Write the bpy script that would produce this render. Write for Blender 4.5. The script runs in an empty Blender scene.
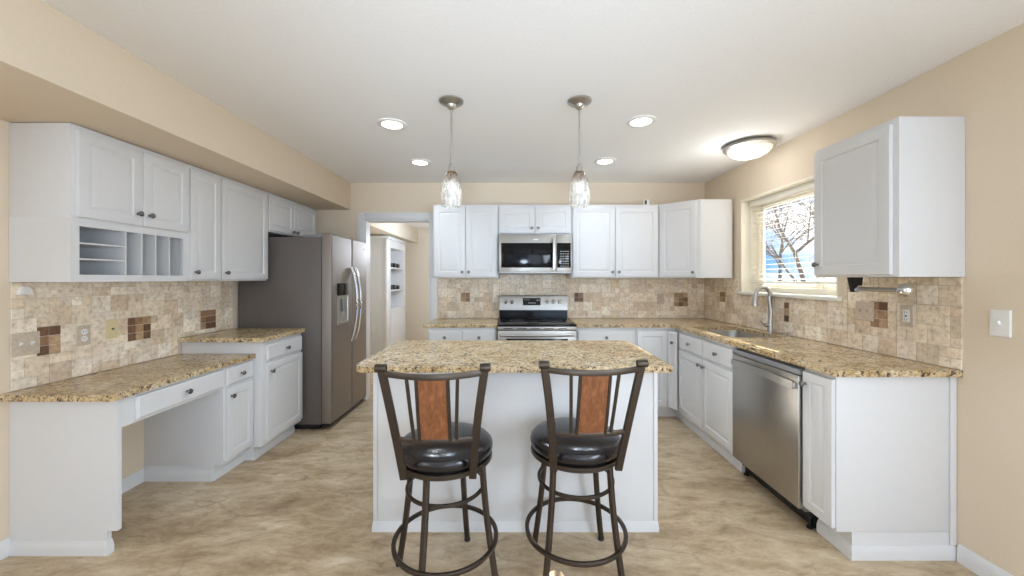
import bpy, bmesh, math, random
from mathutils import Vector, Matrix
R = math.radians
scn = bpy.context.scene
COL = scn.collection

# ------------------------------------------------------------------ camera
cd = bpy.data.cameras.new('camera')
cam = bpy.data.objects.new('camera', cd)
COL.objects.link(cam)
cam.location = (0, 0, 1.36)
cam.rotation_euler = (R(90), 0, 0)
cd.sensor_width = 36
cd.lens = 372 / 1024 * 36
cd.shift_x = -1 / 1024
cd.shift_y = -9 / 1024
cd.clip_start = 0.02
scn.camera = cam

# ------------------------------------------------------------------ view
scn.view_settings.view_transform = 'Standard'
scn.view_settings.look = 'None'
scn.view_settings.gamma = 1
scn.view_settings.use_curve_mapping = False
scn.view_settings.exposure = 0.62
scn.cycles.use_denoising = True
scn.cycles.max_bounces = 10
scn.cycles.diffuse_bounces = 9
scn.cycles.glossy_bounces = 4
scn.cycles.transparent_max_bounces = 16
scn.cycles.caustics_reflective = False
scn.cycles.caustics_refractive = False
scn.cycles.sample_clamp_indirect = 0

# ------------------------------------------------------------------ sky
wd = bpy.data.worlds.new('sky')
scn.world = wd
wd.use_nodes = True
nt = wd.node_tree
nt.nodes.clear()
wo = nt.nodes.new('ShaderNodeOutputWorld')
wb = nt.nodes.new('ShaderNodeBackground')
tc = nt.nodes.new('ShaderNodeTexCoord')
mp = nt.nodes.new('ShaderNodeMapping'); mp.inputs['Scale'].default_value = (1, 1, 2.4)
nz = nt.nodes.new('ShaderNodeTexNoise'); nz.inputs['Scale'].default_value = 5.0; nz.inputs['Detail'].default_value = 7
cr = nt.nodes.new('ShaderNodeValToRGB')
cr.color_ramp.elements[0].position = 0.41; cr.color_ramp.elements[0].color = (0.19, 0.42, 0.80, 1)
cr.color_ramp.elements[1].position = 0.57; cr.color_ramp.elements[1].color = (0.95, 0.97, 1.0, 1)
nt.links.new(tc.outputs['Generated'], mp.inputs['Vector'])
nt.links.new(mp.outputs['Vector'], nz.inputs['Vector'])
nt.links.new(nz.outputs['Fac'], cr.inputs['Fac'])
nt.links.new(cr.outputs['Color'], wb.inputs['Color'])
wb.inputs['Strength'].default_value = 1.0
nt.links.new(wb.outputs['Background'], wo.inputs['Surface'])

def light(name, kind, loc, energy, color=(1, 1, 1), aim=None, **kw):
    d = bpy.data.lights.new(name, kind)
    d.energy = energy; d.color = color
    for k, v in kw.items(): setattr(d, k, v)
    o = bpy.data.objects.new(name, d)
    COL.objects.link(o); o.location = loc
    if aim is not None: o.rotation_euler = Vector(aim).to_track_quat('-Z', 'Y').to_euler()
    return o
# winter sun coming in through the sink window
light('sun', 'SUN', (8, 6, 8), 17.0, (1.0, 0.95, 0.86), (-1, -0.45, -0.71), angle=R(0.4))
# daylight through the two windows of the rear wall behind the camera
DAY = (0.83, 1.0, 1.20)
light('daylight_patio', 'AREA', (1.5, -2.85, 1.05), 23, DAY, (0, 1, -0.15), shape='RECTANGLE', size=2.1, size_y=2.1)
# added fill beside the camera, for the desk-side fronts; no door in the wall
light('side_fill', 'AREA', (2.12, -0.7, 1.20), 72, DAY, (-1, 0.12, -0.1), shape='RECTANGLE', size=1.5, size_y=1.4)
# more added fill lamps out of view, for the kitchen and the hall
light('left_wall_fill', 'AREA', (-2.46, -1.0, 1.45), 24, DAY, (1, 0.1, 0), shape='RECTANGLE', size=1.6, size_y=1.4)  # added fill for the window-wall cabinet fronts; no window behind it
light('ceiling_fill_spot', 'SPOT', (0.0, -2.3, 0.7), 255, DAY, (0, 5.6, 1.95), spot_size=R(38), spot_blend=1.0, shadow_soft_size=.4)  # added spot from behind the camera that brightens the far ceiling
light('ceiling_fill_up', 'AREA', (0.2, -0.6, 1.5), 3, DAY, (0, 0, 1), shape='RECTANGLE', size=1.5, size_y=0.8)  # added weak uplight, extra fill on the near ceiling
light('hall_fill', 'POINT', (-1.0, 6.2, 1.9), 34, (0.86, 0.98, 1.14), shadow_soft_size=0.2)  # added point light to brighten the hall; no fixture there

# ================================================================== materials
def mat(name):
    m = bpy.data.materials.new(name); m.use_nodes = True
    t = m.node_tree
    return m, t, t.nodes['Principled BSDF']
def N(t, typ, **kw):
    n = t.nodes.new(typ)
    for k, v in kw.items():
        if k in n.inputs.keys(): n.inputs[k].default_value = v
        else: setattr(n, k, v)
    return n
def ramp(t, stops, interp='LINEAR'):
    n = t.nodes.new('ShaderNodeValToRGB')
    e = n.color_ramp.elements
    n.color_ramp.interpolation = interp
    while len(e) < len(stops): e.new(0.5)
    for i, (p, c) in enumerate(stops):
        e[i].position = p; e[i].color = (*c, 1)
    return n
def coords(t, scale=(1, 1, 1), which='Object'):
    c = N(t, 'ShaderNodeTexCoord'); m = N(t, 'ShaderNodeMapping')
    m.inputs['Scale'].default_value = scale
    t.links.new(c.outputs[which], m.inputs['Vector'])
    return m.outputs['Vector']
def mixc(t, fac, a, b, blend='MIX'):
    m = N(t, 'ShaderNodeMix', data_type='RGBA', blend_type=blend)
    for sock, v in ((0, fac), (6, a), (7, b)):
        if hasattr(v, 'links') or hasattr(v, 'is_linked'): t.links.new(v, m.inputs[sock])
        elif isinstance(v, tuple): m.inputs[sock].default_value = (*v, 1)
        else: m.inputs[sock].default_value = v
    return m.outputs[2]
def bump(t, b, height, strength, dist=0.01):
    n = N(t, 'ShaderNodeBump', Strength=strength, Distance=dist)
    t.links.new(height, n.inputs['Height']); t.links.new(n.outputs['Normal'], b.inputs['Normal'])

def paint(name, col, rough=0.5, var=0.03, scale=60, bmp=0.06, spec=0.5):
    m, t, b = mat(name)
    v = coords(t)
    n = N(t, 'ShaderNodeTexNoise', Scale=scale, Detail=3.0); t.links.new(v, n.inputs['Vector'])
    lo = tuple(max(0, c * (1 - var)) for c in col); hi = tuple(min(1, c * (1 + var)) for c in col)
    r = ramp(t, [(0.3, lo), (0.7, hi)]); t.links.new(n.outputs['Fac'], r.inputs['Fac'])
    t.links.new(r.outputs['Color'], b.inputs['Base Color'])
    b.inputs['Roughness'].default_value = rough
    b.inputs['Specular IOR Level'].default_value = spec
    if bmp: bump(t, b, n.outputs['Fac'], bmp, 0.004)
    return m
def metal(name, col, rough=0.3, brush=None, metallic=1.0, amount=0.12):
    m, t, b = mat(name)
    b.inputs['Base Color'].default_value = (*col, 1)
    b.inputs['Metallic'].default_value = metallic
    v = coords(t, brush or (30, 30, 30))
    n = N(t, 'ShaderNodeTexNoise', Scale=4.0, Detail=4.0); t.links.new(v, n.inputs['Vector'])
    r = N(t, 'ShaderNodeMapRange'); r.inputs['To Min'].default_value = max(0.02, rough - amount / 2); r.inputs['To Max'].default_value = rough + amount / 2
    t.links.new(n.outputs['Fac'], r.inputs['Value']); t.links.new(r.outputs['Result'], b.inputs['Roughness'])
    c = mixc(t, n.outputs['Fac'], tuple(x * 0.93 for x in col), tuple(min(1, x * 1.07) for x in col))
    t.links.new(c, b.inputs['Base Color'])
    return m
def plain(name, col, rough=0.4, metallic=0.0, spec=0.5):
    return paint(name, col, rough, 0.02, 40, 0.0, spec) if not metallic else metal(name, col, rough, None, metallic)
def emitter(name, col, strength):
    m, t, b = mat(name)
    b.inputs['Base Color'].default_value = (0.85, 0.85, 0.85, 1)
    b.inputs['Emission Color'].default_value = (*col, 1); b.inputs['Emission Strength'].default_value = strength
    v = coords(t); n = N(t, 'ShaderNodeTexNoise', Scale=30.0); t.links.new(v, n.inputs['Vector'])
    r = N(t, 'ShaderNodeMapRange'); r.inputs['To Min'].default_value = 0.3; r.inputs['To Max'].default_value = 0.4
    t.links.new(n.outputs['Fac'], r.inputs['Value']); t.links.new(r.outputs['Result'], b.inputs['Roughness'])
    return m

M = {}
M['wall'] = paint('tan_wall_paint', (0.735, 0.63, 0.495), 0.75, 0.015, 90, 0.10, 0.3)
M['hallwall'] = paint('cream_hall_paint', (0.70, 0.63, 0.52), 0.75, 0.015, 90, 0.08, 0.3)
M['ceil'] = paint('white_ceiling_paint', (0.88, 0.88, 0.885), 0.85, 0.02, 70, 0.14, 0.2)
M['cab'] = paint('white_cabinet_lacquer', (0.69, 0.695, 0.705), 0.34, 0.008, 25, 0.0, 0.45)
M['trim'] = paint('white_trim_paint', (0.72, 0.725, 0.735), 0.4, 0.01, 25, 0.0, 0.4)
M['cream'] = paint('cream_reveal_paint', (0.84, 0.80, 0.69), 0.6, 0.01, 60, 0.03, 0.3)
M['vinyl'] = plain('white_window_vinyl', (0.82, 0.80, 0.73), 0.4)
M['slat'] = plain('white_blind_slat', (0.82, 0.80, 0.74), 0.45)
M['inside'] = paint('cabinet_inside', (0.66, 0.665, 0.675), 0.5, 0.01, 25, 0.0)
M['ss'] = metal('brushed_stainless', (0.44, 0.428, 0.405), 0.38, (2, 2, 140))
M['ssdw'] = metal('dishwasher_stainless', (0.47, 0.45, 0.42), 0.32, (90, 90, 1.5))
M['ssfr'] = metal('fridge_stainless', (0.33, 0.30, 0.28), 0.50, (120, 120, 1.5))
M['frside'] = paint('fridge_side_paint', (0.135, 0.118, 0.108), 0.45, 0.05, 400, 0.05)
M['nickel'] = metal('brushed_nickel', (0.50, 0.485, 0.46), 0.38)
M['chrome'] = metal('chrome', (0.75, 0.75, 0.75), 0.10)
M['pewter'] = metal('pewter_knob', (0.22, 0.21, 0.20), 0.30)
M['bronze'] = metal('dark_bronze_metal', (0.068, 0.052, 0.040), 0.40, None, 0.75)
M['black'] = plain('black_plastic', (0.012, 0.012, 0.013), 0.35)
M['blackglass'] = plain('black_glass', (0.005, 0.005, 0.006), 0.10, 0.0, 0.22)
M['grey'] = plain('grey_plastic', (0.25, 0.25, 0.26), 0.4)
M['white'] = plain('white_plastic', (0.80, 0.80, 0.78), 0.35)
M['ivory'] = plain('ivory_plastic', (0.70, 0.60, 0.34), 0.4)
M['stoneplate'] = paint('stone_coloured_plate', (0.56, 0.47, 0.37), 0.45, 0.12, 60, 0.0)
M['key'] = plain('keypad_print', (0.45, 0.45, 0.46), 0.5)
M['lens'] = emitter('recessed_lamp_lens', (1.0, 0.98, 0.95), 4.0)
M['dome'] = emitter('frosted_dome_glass', (1.0, 0.88, 0.68), 0.30)
M['bulb'] = emitter('lamp_bulb', (1.0, 0.95, 0.88), 0.7)
M['bark'] = paint('tree_bark', (0.15, 0.125, 0.105), 0.9, 0.4, 20, 0.3)
M['ground'] = paint('dry_winter_ground', (0.34, 0.30, 0.24), 0.95, 0.35, 6, 0.3)
M['grout'] = paint('tile_grout', (0.64, 0.57, 0.48), 0.9, 0.06, 120, 0.1)

# leather
m, t, b = mat('black_leather'); M['leather'] = m
b.inputs['Base Color'].default_value = (0.012, 0.010, 0.011, 1); b.inputs['Roughness'].default_value = 0.24
n = N(t, 'ShaderNodeTexVoronoi', Scale=260.0); t.links.new(coords(t), n.inputs['Vector']); bump(t, b, n.outputs['Distance'], 0.08, 0.002)
n2 = N(t, 'ShaderNodeTexNoise', Scale=9.0); t.links.new(coords(t), n2.inputs['Vector'])
r = N(t, 'ShaderNodeMapRange'); r.inputs['To Min'].default_value = 0.13; r.inputs['To Max'].default_value = 0.24
t.links.new(n2.outputs['Fac'], r.inputs['Value']); t.links.new(r.outputs['Result'], b.inputs['Roughness'])

# reddish wood insert
m, t, b = mat('russet_wood'); M['wood'] = m
v = coords(t, (14, 14, 2.5)); n = N(t, 'ShaderNodeTexNoise', Scale=4.0, Detail=6.0, Distortion=1.2); t.links.new(v, n.inputs['Vector'])
r = ramp(t, [(0.25, (0.11, 0.036, 0.013)), (0.5, (0.195, 0.068, 0.024)), (0.75, (0.27, 0.108, 0.042))]); t.links.new(n.outputs['Fac'], r.inputs['Fac'])
t.links.new(r.outputs['Color'], b.inputs['Base Color']); b.inputs['Roughness'].default_value = 0.4

# granite
m, t, b = mat('gold_granite'); M['granite'] = m
v = coords(t)
n1 = N(t, 'ShaderNodeTexNoise', Scale=9.0, Detail=4.0, Distortion=0.8); t.links.new(v, n1.inputs['Vector'])
n2 = N(t, 'ShaderNodeTexNoise', Scale=70.0, Detail=5.0, Roughness=0.65); t.links.new(v, n2.inputs['Vector'])
vo = N(t, 'ShaderNodeTexVoronoi', Scale=95.0); t.links.new(v, vo.inputs['Vector'])
n3 = N(t, 'ShaderNodeTexNoise', Scale=48.0, Detail=4.0, Roughness=0.7); t.links.new(v, n3.inputs['Vector'])
n4 = N(t, 'ShaderNodeTexNoise', Scale=26.0, Detail=5.0, Roughness=0.7); t.links.new(v, n4.inputs['Vector'])
r1 = ramp(t, [(0.30, (0.46, 0.31, 0.145)), (0.48, (0.62, 0.475, 0.275)), (0.68, (0.71, 0.59, 0.40))]); t.links.new(n1.outputs['Fac'], r1.inputs['Fac'])
r2 = ramp(t, [(0.36, (0.42, 0.35, 0.27)), (0.52, (0.95, 0.94, 0.92)), (0.70, (1.2, 1.17, 1.1))]); t.links.new(n2.outputs['Fac'], r2.inputs['Fac'])
c = mixc(t, 1.0, r1.outputs['Color'], r2.outputs['Color'], 'MULTIPLY')
r3 = ramp(t, [(0.40, (1, 1, 1)), (0.455, (0, 0, 0))]); t.links.new(n3.outputs['Fac'], r3.inputs['Fac'])
c = mixc(t, r3.outputs['Color'], c, (0.055, 0.040, 0.030))
r4 = ramp(t, [(0.60, (0, 0, 0)), (0.70, (0.8, 0.8, 0.8))]); t.links.new(n4.outputs['Fac'], r4.inputs['Fac'])
c = mixc(t, r4.outputs['Color'], c, (0.22, 0.125, 0.05))
r5 = ramp(t, [(0.10, (0.75, 0.75, 0.75)), (0.22, (0, 0, 0))]); t.links.new(vo.outputs['Distance'], r5.inputs['Fac'])
c = mixc(t, r5.outputs['Color'], c, (0.66, 0.60, 0.50))
t.links.new(c, b.inputs['Base Color']); b.inputs['Roughness'].default_value = 0.20; b.inputs['Specular IOR Level'].default_value = 0.4

# stone-look sheet floor
m, t, b = mat('stone_look_vinyl'); M['floor'] = m
v = coords(t, (1, 1, 1))
wn = N(t, 'ShaderNodeTexNoise', Scale=1.6, Detail=3.0); t.links.new(v, wn.inputs['Vector'])
add = N(t, 'ShaderNodeVectorMath', operation='MULTIPLY_ADD'); t.links.new(wn.outputs['Color'], add.inputs[0]); add.inputs[1].default_value = (0.18, 0.18, 0.18); t.links.new(v, add.inputs[2])
mp2 = N(t, 'ShaderNodeMapping'); mp2.inputs['Scale'].default_value = (1.0, 2.3, 1); mp2.inputs['Rotation'].default_value = (0, 0, R(12)); t.links.new(add.outputs['Vector'], mp2.inputs['Vector'])
f1 = N(t, 'ShaderNodeTexNoise', Scale=2.8, Detail=13.0, Roughness=0.72, Distortion=0.15); t.links.new(mp2.outputs['Vector'], f1.inputs['Vector'])
f2 = N(t, 'ShaderNodeTexVoronoi', feature='DISTANCE_TO_EDGE', Scale=2.2); t.links.new(mp2.outputs['Vector'], f2.inputs['Vector'])
f3 = N(t, 'ShaderNodeTexNoise', Scale=11.0, Detail=10.0, Roughness=0.78, Distortion=1.0); t.links.new(mp2.outputs['Vector'], f3.inputs['Vector'])
f4 = N(t, 'ShaderNodeTexNoise', Scale=3.0, Detail=3.0); t.links.new(v, f4.inputs['Vector'])
ra = ramp(t, [(0.30, (0.27, 0.185, 0.105)), (0.42, (0.41, 0.300, 0.185)), (0.54, (0.54, 0.425, 0.285)), (0.68, (0.67, 0.57, 0.425))]); t.links.new(f1.outputs['Fac'], ra.inputs['Fac'])
rb = ramp(t, [(0.0, (0.35, 0.35, 0.35)), (0.035, (0, 0, 0))]); t.links.new(f2.outputs['Distance'], rb.inputs['Fac'])
rd = ramp(t, [(0.45, (0, 0, 0)), (0.60, (1, 1, 1))]); t.links.new(f4.outputs['Fac'], rd.inputs['Fac'])
vf = mixc(t, 1.0, rb.outputs['Color'], rd.outputs['Color'], 'MULTIPLY')
c = mixc(t, vf, ra.outputs['Color'], (0.20, 0.14, 0.09))
rc = ramp(t, [(0.34, (0.70, 0.67, 0.64)), (0.46, (0.98, 0.98, 0.97)), (0.66, (1.10, 1.11, 1.13))]); t.links.new(f3.outputs['Fac'], rc.inputs['Fac'])
c = mixc(t, 1.0, c, rc.outputs['Color'], 'MULTIPLY')
t.links.new(c, b.inputs['Base Color']); b.inputs['Roughness'].default_value = 0.36; b.inputs['Specular IOR Level'].default_value = 0.4
bump(t, b, f3.outputs['Fac'], 0.05, 0.003)

# travertine tile (tint attribute = the natural colour of each tile)
m, t, b = mat('travertine_tile'); M['tile'] = m
at = N(t, 'ShaderNodeAttribute'); at.attribute_name = 'tint'
v = coords(t)
g1 = N(t, 'ShaderNodeTexNoise', Scale=38.0, Detail=6.0, Roughness=0.65); t.links.new(v, g1.inputs['Vector'])
g2 = N(t, 'ShaderNodeTexNoise', Scale=9.0, Detail=3.0); t.links.new(v, g2.inputs['Vector'])
ga = ramp(t, [(0.28, (0.66, 0.60, 0.53)), (0.48, (1.04, 1.03, 1.01)), (0.70, (1.22, 1.22, 1.22))]); t.links.new(g1.outputs['Fac'], ga.inputs['Fac'])
gb = ramp(t, [(0.3, (0.90, 0.87, 0.83)), (0.7, (1.14, 1.14, 1.13))]); t.links.new(g2.outputs['Fac'], gb.inputs['Fac'])
c = mixc(t, 1.0, at.outputs['Color'], ga.outputs['Color'], 'MULTIPLY')
c = mixc(t, 1.0, c, gb.outputs['Color'], 'MULTIPLY')
t.links.new(c, b.inputs['Base Color']); b.inputs['Roughness'].default_value = 0.5
bump(t, b, g1.outputs['Fac'], 0.15, 0.003)

# window pane: clear, with a faint reflection
m, t, b = mat('window_glass'); M['pane'] = m
t.nodes.remove(b); out = t.nodes['Material Output']
tr = N(t, 'ShaderNodeBsdfTransparent'); gl = N(t, 'ShaderNodeBsdfGlossy', Roughness=0.02); fr = N(t, 'ShaderNodeValue'); fr.outputs[0].default_value = 0.05
mx = N(t, 'ShaderNodeMixShader'); t.links.new(fr.outputs[0], mx.inputs[0]); t.links.new(tr.outputs[0], mx.inputs[1]); t.links.new(gl.outputs[0], mx.inputs[2]); t.links.new(mx.outputs[0], out.inputs['Surface'])

# blown glass with white and amber streaks
m, t, b = mat('streaked_blown_glass'); M['artglass'] = m
out = t.nodes['Material Output']
v = coords(t, (24, 24, 5)); s1 = N(t, 'ShaderNodeTexNoise', Scale=2.0, Detail=4.0, Distortion=1.5); t.links.new(v, s1.inputs['Vector'])
rs = ramp(t, [(0.42, (0.12, 0.12, 0.12)), (0.56, (0.92, 0.92, 0.92))]); t.links.new(s1.outputs['Fac'], rs.inputs['Fac'])
gc = N(t, 'ShaderNodeTexCoord'); sp = N(t, 'ShaderNodeSeparateXYZ'); t.links.new(gc.outputs['Generated'], sp.inputs[0])
ca = ramp(t, [(0.62, (0.92, 0.91, 0.88)), (0.95, (0.40, 0.27, 0.16))]); t.links.new(sp.outputs['Z'], ca.inputs['Fac'])
t.links.new(ca.outputs['Color'], b.inputs['Base Color']); b.inputs['Roughness'].default_value = 0.15
tl = N(t, 'ShaderNodeBsdfTranslucent'); t.links.new(ca.outputs['Color'], tl.inputs['Color'])
m1 = N(t, 'ShaderNodeMixShader'); m1.inputs[0].default_value = 0.6; t.links.new(b.outputs[0], m1.inputs[1]); t.links.new(tl.outputs[0], m1.inputs[2])
gl = N(t, 'ShaderNodeBsdfGlossy', Roughness=0.05); tr = N(t, 'ShaderNodeBsdfTransparent'); fr = N(t, 'ShaderNodeFresnel', IOR=1.45)
m0 = N(t, 'ShaderNodeMixShader'); t.links.new(fr.outputs[0], m0.inputs[0]); t.links.new(tr.outputs[0], m0.inputs[1]); t.links.new(gl.outputs[0], m0.inputs[2])
m2 = N(t, 'ShaderNodeMixShader'); t.links.new(rs.outputs['Color'], m2.inputs[0]); t.links.new(m0.outputs[0], m2.inputs[1]); t.links.new(m1.outputs[0], m2.inputs[2]); t.links.new(m2.outputs[0], out.inputs['Surface'])

# beadboard: painted white, grooved by geometry
M['bead'] = paint('white_beadboard', (0.66, 0.665, 0.66), 0.5, 0.01, 30, 0.0)

# ================================================================== mesh helpers
ORG = {}
def frame(o, u):
    """local (u along the front, v up, n out of the front) -> world"""
    o = Vector(o); u = Vector(u).normalized(); n = u.cross(Vector((0, 0, 1)))
    return lambda a, v, w: o + u * a + Vector((0, 0, v)) + n * w
WORLD = lambda x, y, z: Vector((x, y, z))

class MB:
    def __init__(s): s.bm = bmesh.new()
    def loft(s, loops, cap0=True, cap1=True, closed=True, ring=False, mi=0):
        bm = s.bm; vs = [[bm.verts.new(p) for p in l] for l in loops]; fs = []
        pairs = list(zip(vs, vs[1:])) + ([(vs[-1], vs[0])] if ring else [])
        n = len(vs[0])
        for a, b in pairs:
            for i in range(n if closed else n - 1):
                j = (i + 1) % n
                fs.append(bm.faces.new((a[i], a[j], b[j], b[i])))
        if not ring:
            if cap0: fs.append(bm.faces.new(vs[0][::-1]))
            if cap1: fs.append(bm.faces.new(vs[-1]))
        for f in fs: f.material_index = mi
        return fs
    def lf(s, *a, **k): s.loft(*a, **k); return s
    def fbox(s, F, a0, a1, v0, v1, w0, w1, bev=0.0, mi=0, seg=2):
        pts = [[F(a, v, w) for a, v in ((a0, v0), (a1, v0), (a1, v1), (a0, v1))] for w in (w0, w1)]
        fs = s.loft(pts, mi=mi)
        if bev:
            es = list({e for f in fs for e in f.edges})
            bmesh.ops.bevel(s.bm, geom=es, offset=bev, segments=seg, affect='EDGES', profile=0.5, clamp_overlap=True)
        return s
    def box(s, x0, x1, y0, y1, z0, z1, bev=0.0, mi=0, seg=2):
        return s.fbox(lambda a, v, w: Vector((a, -w, v)), x0, x1, z0, z1, -y1, -y0, bev, mi, seg)
    def panel(s, F, a0, a1, v0, v1, prof, mi=0):
        """nested rectangles: prof = [(inset, out)]"""
        s.loft([[F(a0 + i, v0 + i, w), F(a1 - i, v0 + i, w), F(a1 - i, v1 - i, w), F(a0 + i, v1 - i, w)] for i, w in prof], mi=mi)
        return s
    def lathe(s, prof, o=(0, 0, 0), axis=(0, 0, 1), seg=24, mi=0, cap0=True, cap1=True):
        q = Vector(axis).to_track_quat('Z', 'Y'); o = Vector(o); loops = []
        for r, z in prof:
            loops.append([o + q @ Vector((max(r, 1e-5) * math.cos(2 * math.pi * i / seg), max(r, 1e-5) * math.sin(2 * math.pi * i / seg), z)) for i in range(seg)])
        s.loft(loops, cap0, cap1, mi=mi); return s
    def cyl(s, p0, p1, r0, r1=None, seg=16, mi=0):
        p0, p1 = Vector(p0), Vector(p1)
        return s.lathe([(r0, 0), (r0 if r1 is None else r1, (p1 - p0).length)], p0, p1 - p0, seg, mi)
    def ball(s, o, r, seg=16, rings=8, sz=1.0, mi=0):
        return s.lathe([(r * math.sin(math.pi * i / rings), -r * sz * math.cos(math.pi * i / rings)) for i in range(rings + 1)], o, (0, 0, 1), seg, mi)
    def tube(s, pts, r, seg=10, closed=False, sect=None, up=(0, 0, 1), twist=None, mi=0):
        """sweep a round (r, may be a list) or given 2D section along points"""
        pts = [Vector(p) for p in pts]; loops = []; k = len(pts); up = Vector(up)
        for i, p in enumerate(pts):
            a = pts[(i - 1) % k] if (closed or i) else p
            b = pts[(i + 1) % k] if (closed or i < k - 1) else p
            d = (b - a).normalized()
            x = d.cross(up)
            if x.length < 1e-4: x = d.cross(Vector((0, 1, 0)))
            x.normalize(); y = x.cross(d)
            if sect: sc = sect
            else:
                rr = r[i] if isinstance(r, (list, tuple)) else r
                sc = [(rr * math.cos(2 * math.pi * j / seg), rr * math.sin(2 * math.pi * j / seg)) for j in range(seg)]
            ang = twist[i] if twist else 0.0
            ca, sa = math.cos(ang), math.sin(ang)
            loops.append([p + x * (u * ca - w * sa) + y * (u * sa + w * ca) for u, w in sc])
        s.loft(loops, ring=closed, mi=mi); return s
    def build(s, name, material, parent=None, smooth=35, local=False):
        bm = s.bm
        bmesh.ops.recalc_face_normals(bm, faces=bm.faces)
        vs = [v.co for v in bm.verts]
        lo = Vector([min(v[i] for v in vs) for i in range(3)]); hi = Vector([max(v[i] for v in vs) for i in range(3)])
        o = Vector(((lo.x + hi.x) / 2, (lo.y + hi.y) / 2, lo.z))
        for v in bm.verts: v.co -= o
        me = bpy.data.meshes.new(name); bm.to_mesh(me); bm.free()
        for mm in (material if isinstance(material, list) else [material]): me.materials.append(M[mm])
        if smooth:
            for p in me.polygons: p.use_smooth = True
            me.set_sharp_from_angle(angle=R(smooth))
        ob = bpy.data.objects.new(name, me); COL.objects.link(ob)
        ob.location = o; ORG[ob.name] = o
        if parent is not None:
            ob.parent = parent; ob.location = o - ORG[parent.name]
        return ob
def rr(cx, cy, w, h, r, n=5):
    out = []
    for k, (sx, sy) in enumerate(((1, 1), (-1, 1), (-1, -1), (1, -1))):
        for i in range(n + 1):
            a = math.pi / 2 * (k + i / n)
            out.append((cx + sx * (w / 2 - r) + r * math.cos(a), cy + sy * (h / 2 - r) + r * math.sin(a)))
    return out
def tag(o, label=None, cat=None, group=None, kind=None):
    if label: o['label'] = label
    if cat: o['category'] = cat
    if group: o['group'] = group
    if kind: o['kind'] = kind
    return o
def thing(name, label, cat, loc, group=None):
    o = bpy.data.objects.new(name, None); o.empty_display_size = 0.1
    COL.objects.link(o); o.location = loc; ORG[o.name] = Vector(loc)
    return tag(o, label, cat, group)
def struct(name, mb, material, parent=None, smooth=35):
    o = mb.build(name, material, parent, smooth)
    if parent is None: o['kind'] = 'structure'
    return o
def copy_tree(src, loc=None, rz=None):
    r = src.copy(); COL.objects.link(r)
    if loc is not None: r.location = loc; ORG[r.name] = Vector(loc)
    if rz is not None: r.rotation_euler = (0, 0, rz)
    for ch in src.children:
        c = ch.copy(); COL.objects.link(c); c.parent = r
        for g in ch.children:
            d = g.copy(); COL.objects.link(d); d.parent = c
    return r

# ================================================================== room shell
LW, RW, BW, CH, RY = -2.49, 2.15, 4.17, 2.438, -3.0     # left, right, back wall, ceiling height, rear wall
EY = 8.0                                                 # far wall of the hall
struct('floor', MB().box(LW - .2, RW + .2, RY - .2, EY + .2, -.12, 0), 'floor')
struct('ceiling', MB().box(LW - .2, RW + .2, RY - .2, EY + .2, CH, CH + .15), 'ceil')
struct('wall_left', MB().box(LW - .2, LW, RY - .2, EY + .2, 0, CH), 'wall')
WY0, WY1, WZ0, WZ1 = 2.46, 3.51, 1.235, 2.10             # sink window opening
w = MB()
w.box(RW, RW + .2, RY - .2, WY0, 0, CH); w.box(RW, RW + .2, WY1, BW + .12, 0, CH)
w.box(RW, RW + .2, WY0, WY1, 0, WZ0); w.box(RW, RW + .2, WY0, WY1, WZ1, CH)
struct('wall_right', w, 'wall')
DX0, DX1, DZ = -1.665, -.925, 2.025                       # doorway opening
w = MB()
w.box(LW, DX0, BW, BW + .12, 0, CH); w.box(DX0, DX1, BW, BW + .12, DZ, CH); w.box(DX1, RW, BW, BW + .12, 0, CH)
struct('wall_back', w, 'wall')
w = MB()
w.box(LW, -2.1, RY - .15, RY, 0, CH); w.box(-.7, -.15, RY - .15, RY, 0, CH); w.box(1.95, RW, RY - .15, RY, 0, CH)
w.box(-2.1, -.7, RY - .15, RY, 0, .75); w.box(-2.1, -.7, RY - .15, RY, 2.25, CH); w.box(-.15, 1.95, RY - .15, RY, 2.4, CH)
struct('wall_rear', w, 'ceil')
struct('soffit', MB().box(LW, -1.82, RY, BW, 2.135, CH, .004), 'wall')
# hall behind the doorway
struct('wall_hall_far', MB().box(LW, RW, EY, EY + .15, 0, CH), 'hallwall')
struct('wall_hall_right', MB().box(.35, .45, BW + .12, EY, 0, CH), 'hallwall')
struct('wall_hall_left', MB().box(LW, LW + .01, BW + .12, EY, 0, CH), 'hallwall')
struct('hall_soffit', MB().box(LW + .01, -2.05, BW + .12, EY, 2.13, CH, .004), 'hallwall')
def base_prof(t=.014, h=.085): return [(0, 0), (t, 0), (t, h - .03), (t * .75, h - .018), (t * .5, h - .008), (t * .3, h), (0, h)]
def mold(mb, pts, t=.010, h=.055):
    P = [Vector((x, y, 0)) for x, y in pts]; Z = Vector((0, 0, 1)); ns = [(b - a).normalized().cross(Z) for a, b in zip(P, P[1:])]
    loops = []
    for i, p_ in enumerate(P):
        n0 = ns[max(0, i - 1)]; n1 = ns[min(i, len(ns) - 1)]; m_ = (n0 + n1) / (1 + n0.dot(n1))
        loops.append([p_ + m_ * q + Vector((0, 0, v)) for q, v in base_prof(t, h)])
    mb.loft(loops); return mb
def baseboard(name, p0, p1, h=.085, t=.014, parent=None):
    """p0 -> p1 along the wall; profile stands out to the right-hand n side"""
    F = frame((p0[0], p0[1], 0), (p1[0] - p0[0], p1[1] - p0[1], 0)); L = math.hypot(p1[0] - p0[0], p1[1] - p0[1])
    mb = MB(); mb.loft([[F(a, v, w_) for w_, v in base_prof(t, h)] for a in (0, L)])
    return mb.build(name, 'trim', parent) if parent else struct(name, mb, 'trim')
baseboard('baseboard_right', (RW, 1.79), (RW, RY))
baseboard('baseboard_left', (LW, RY), (LW, 1.835))
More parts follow.
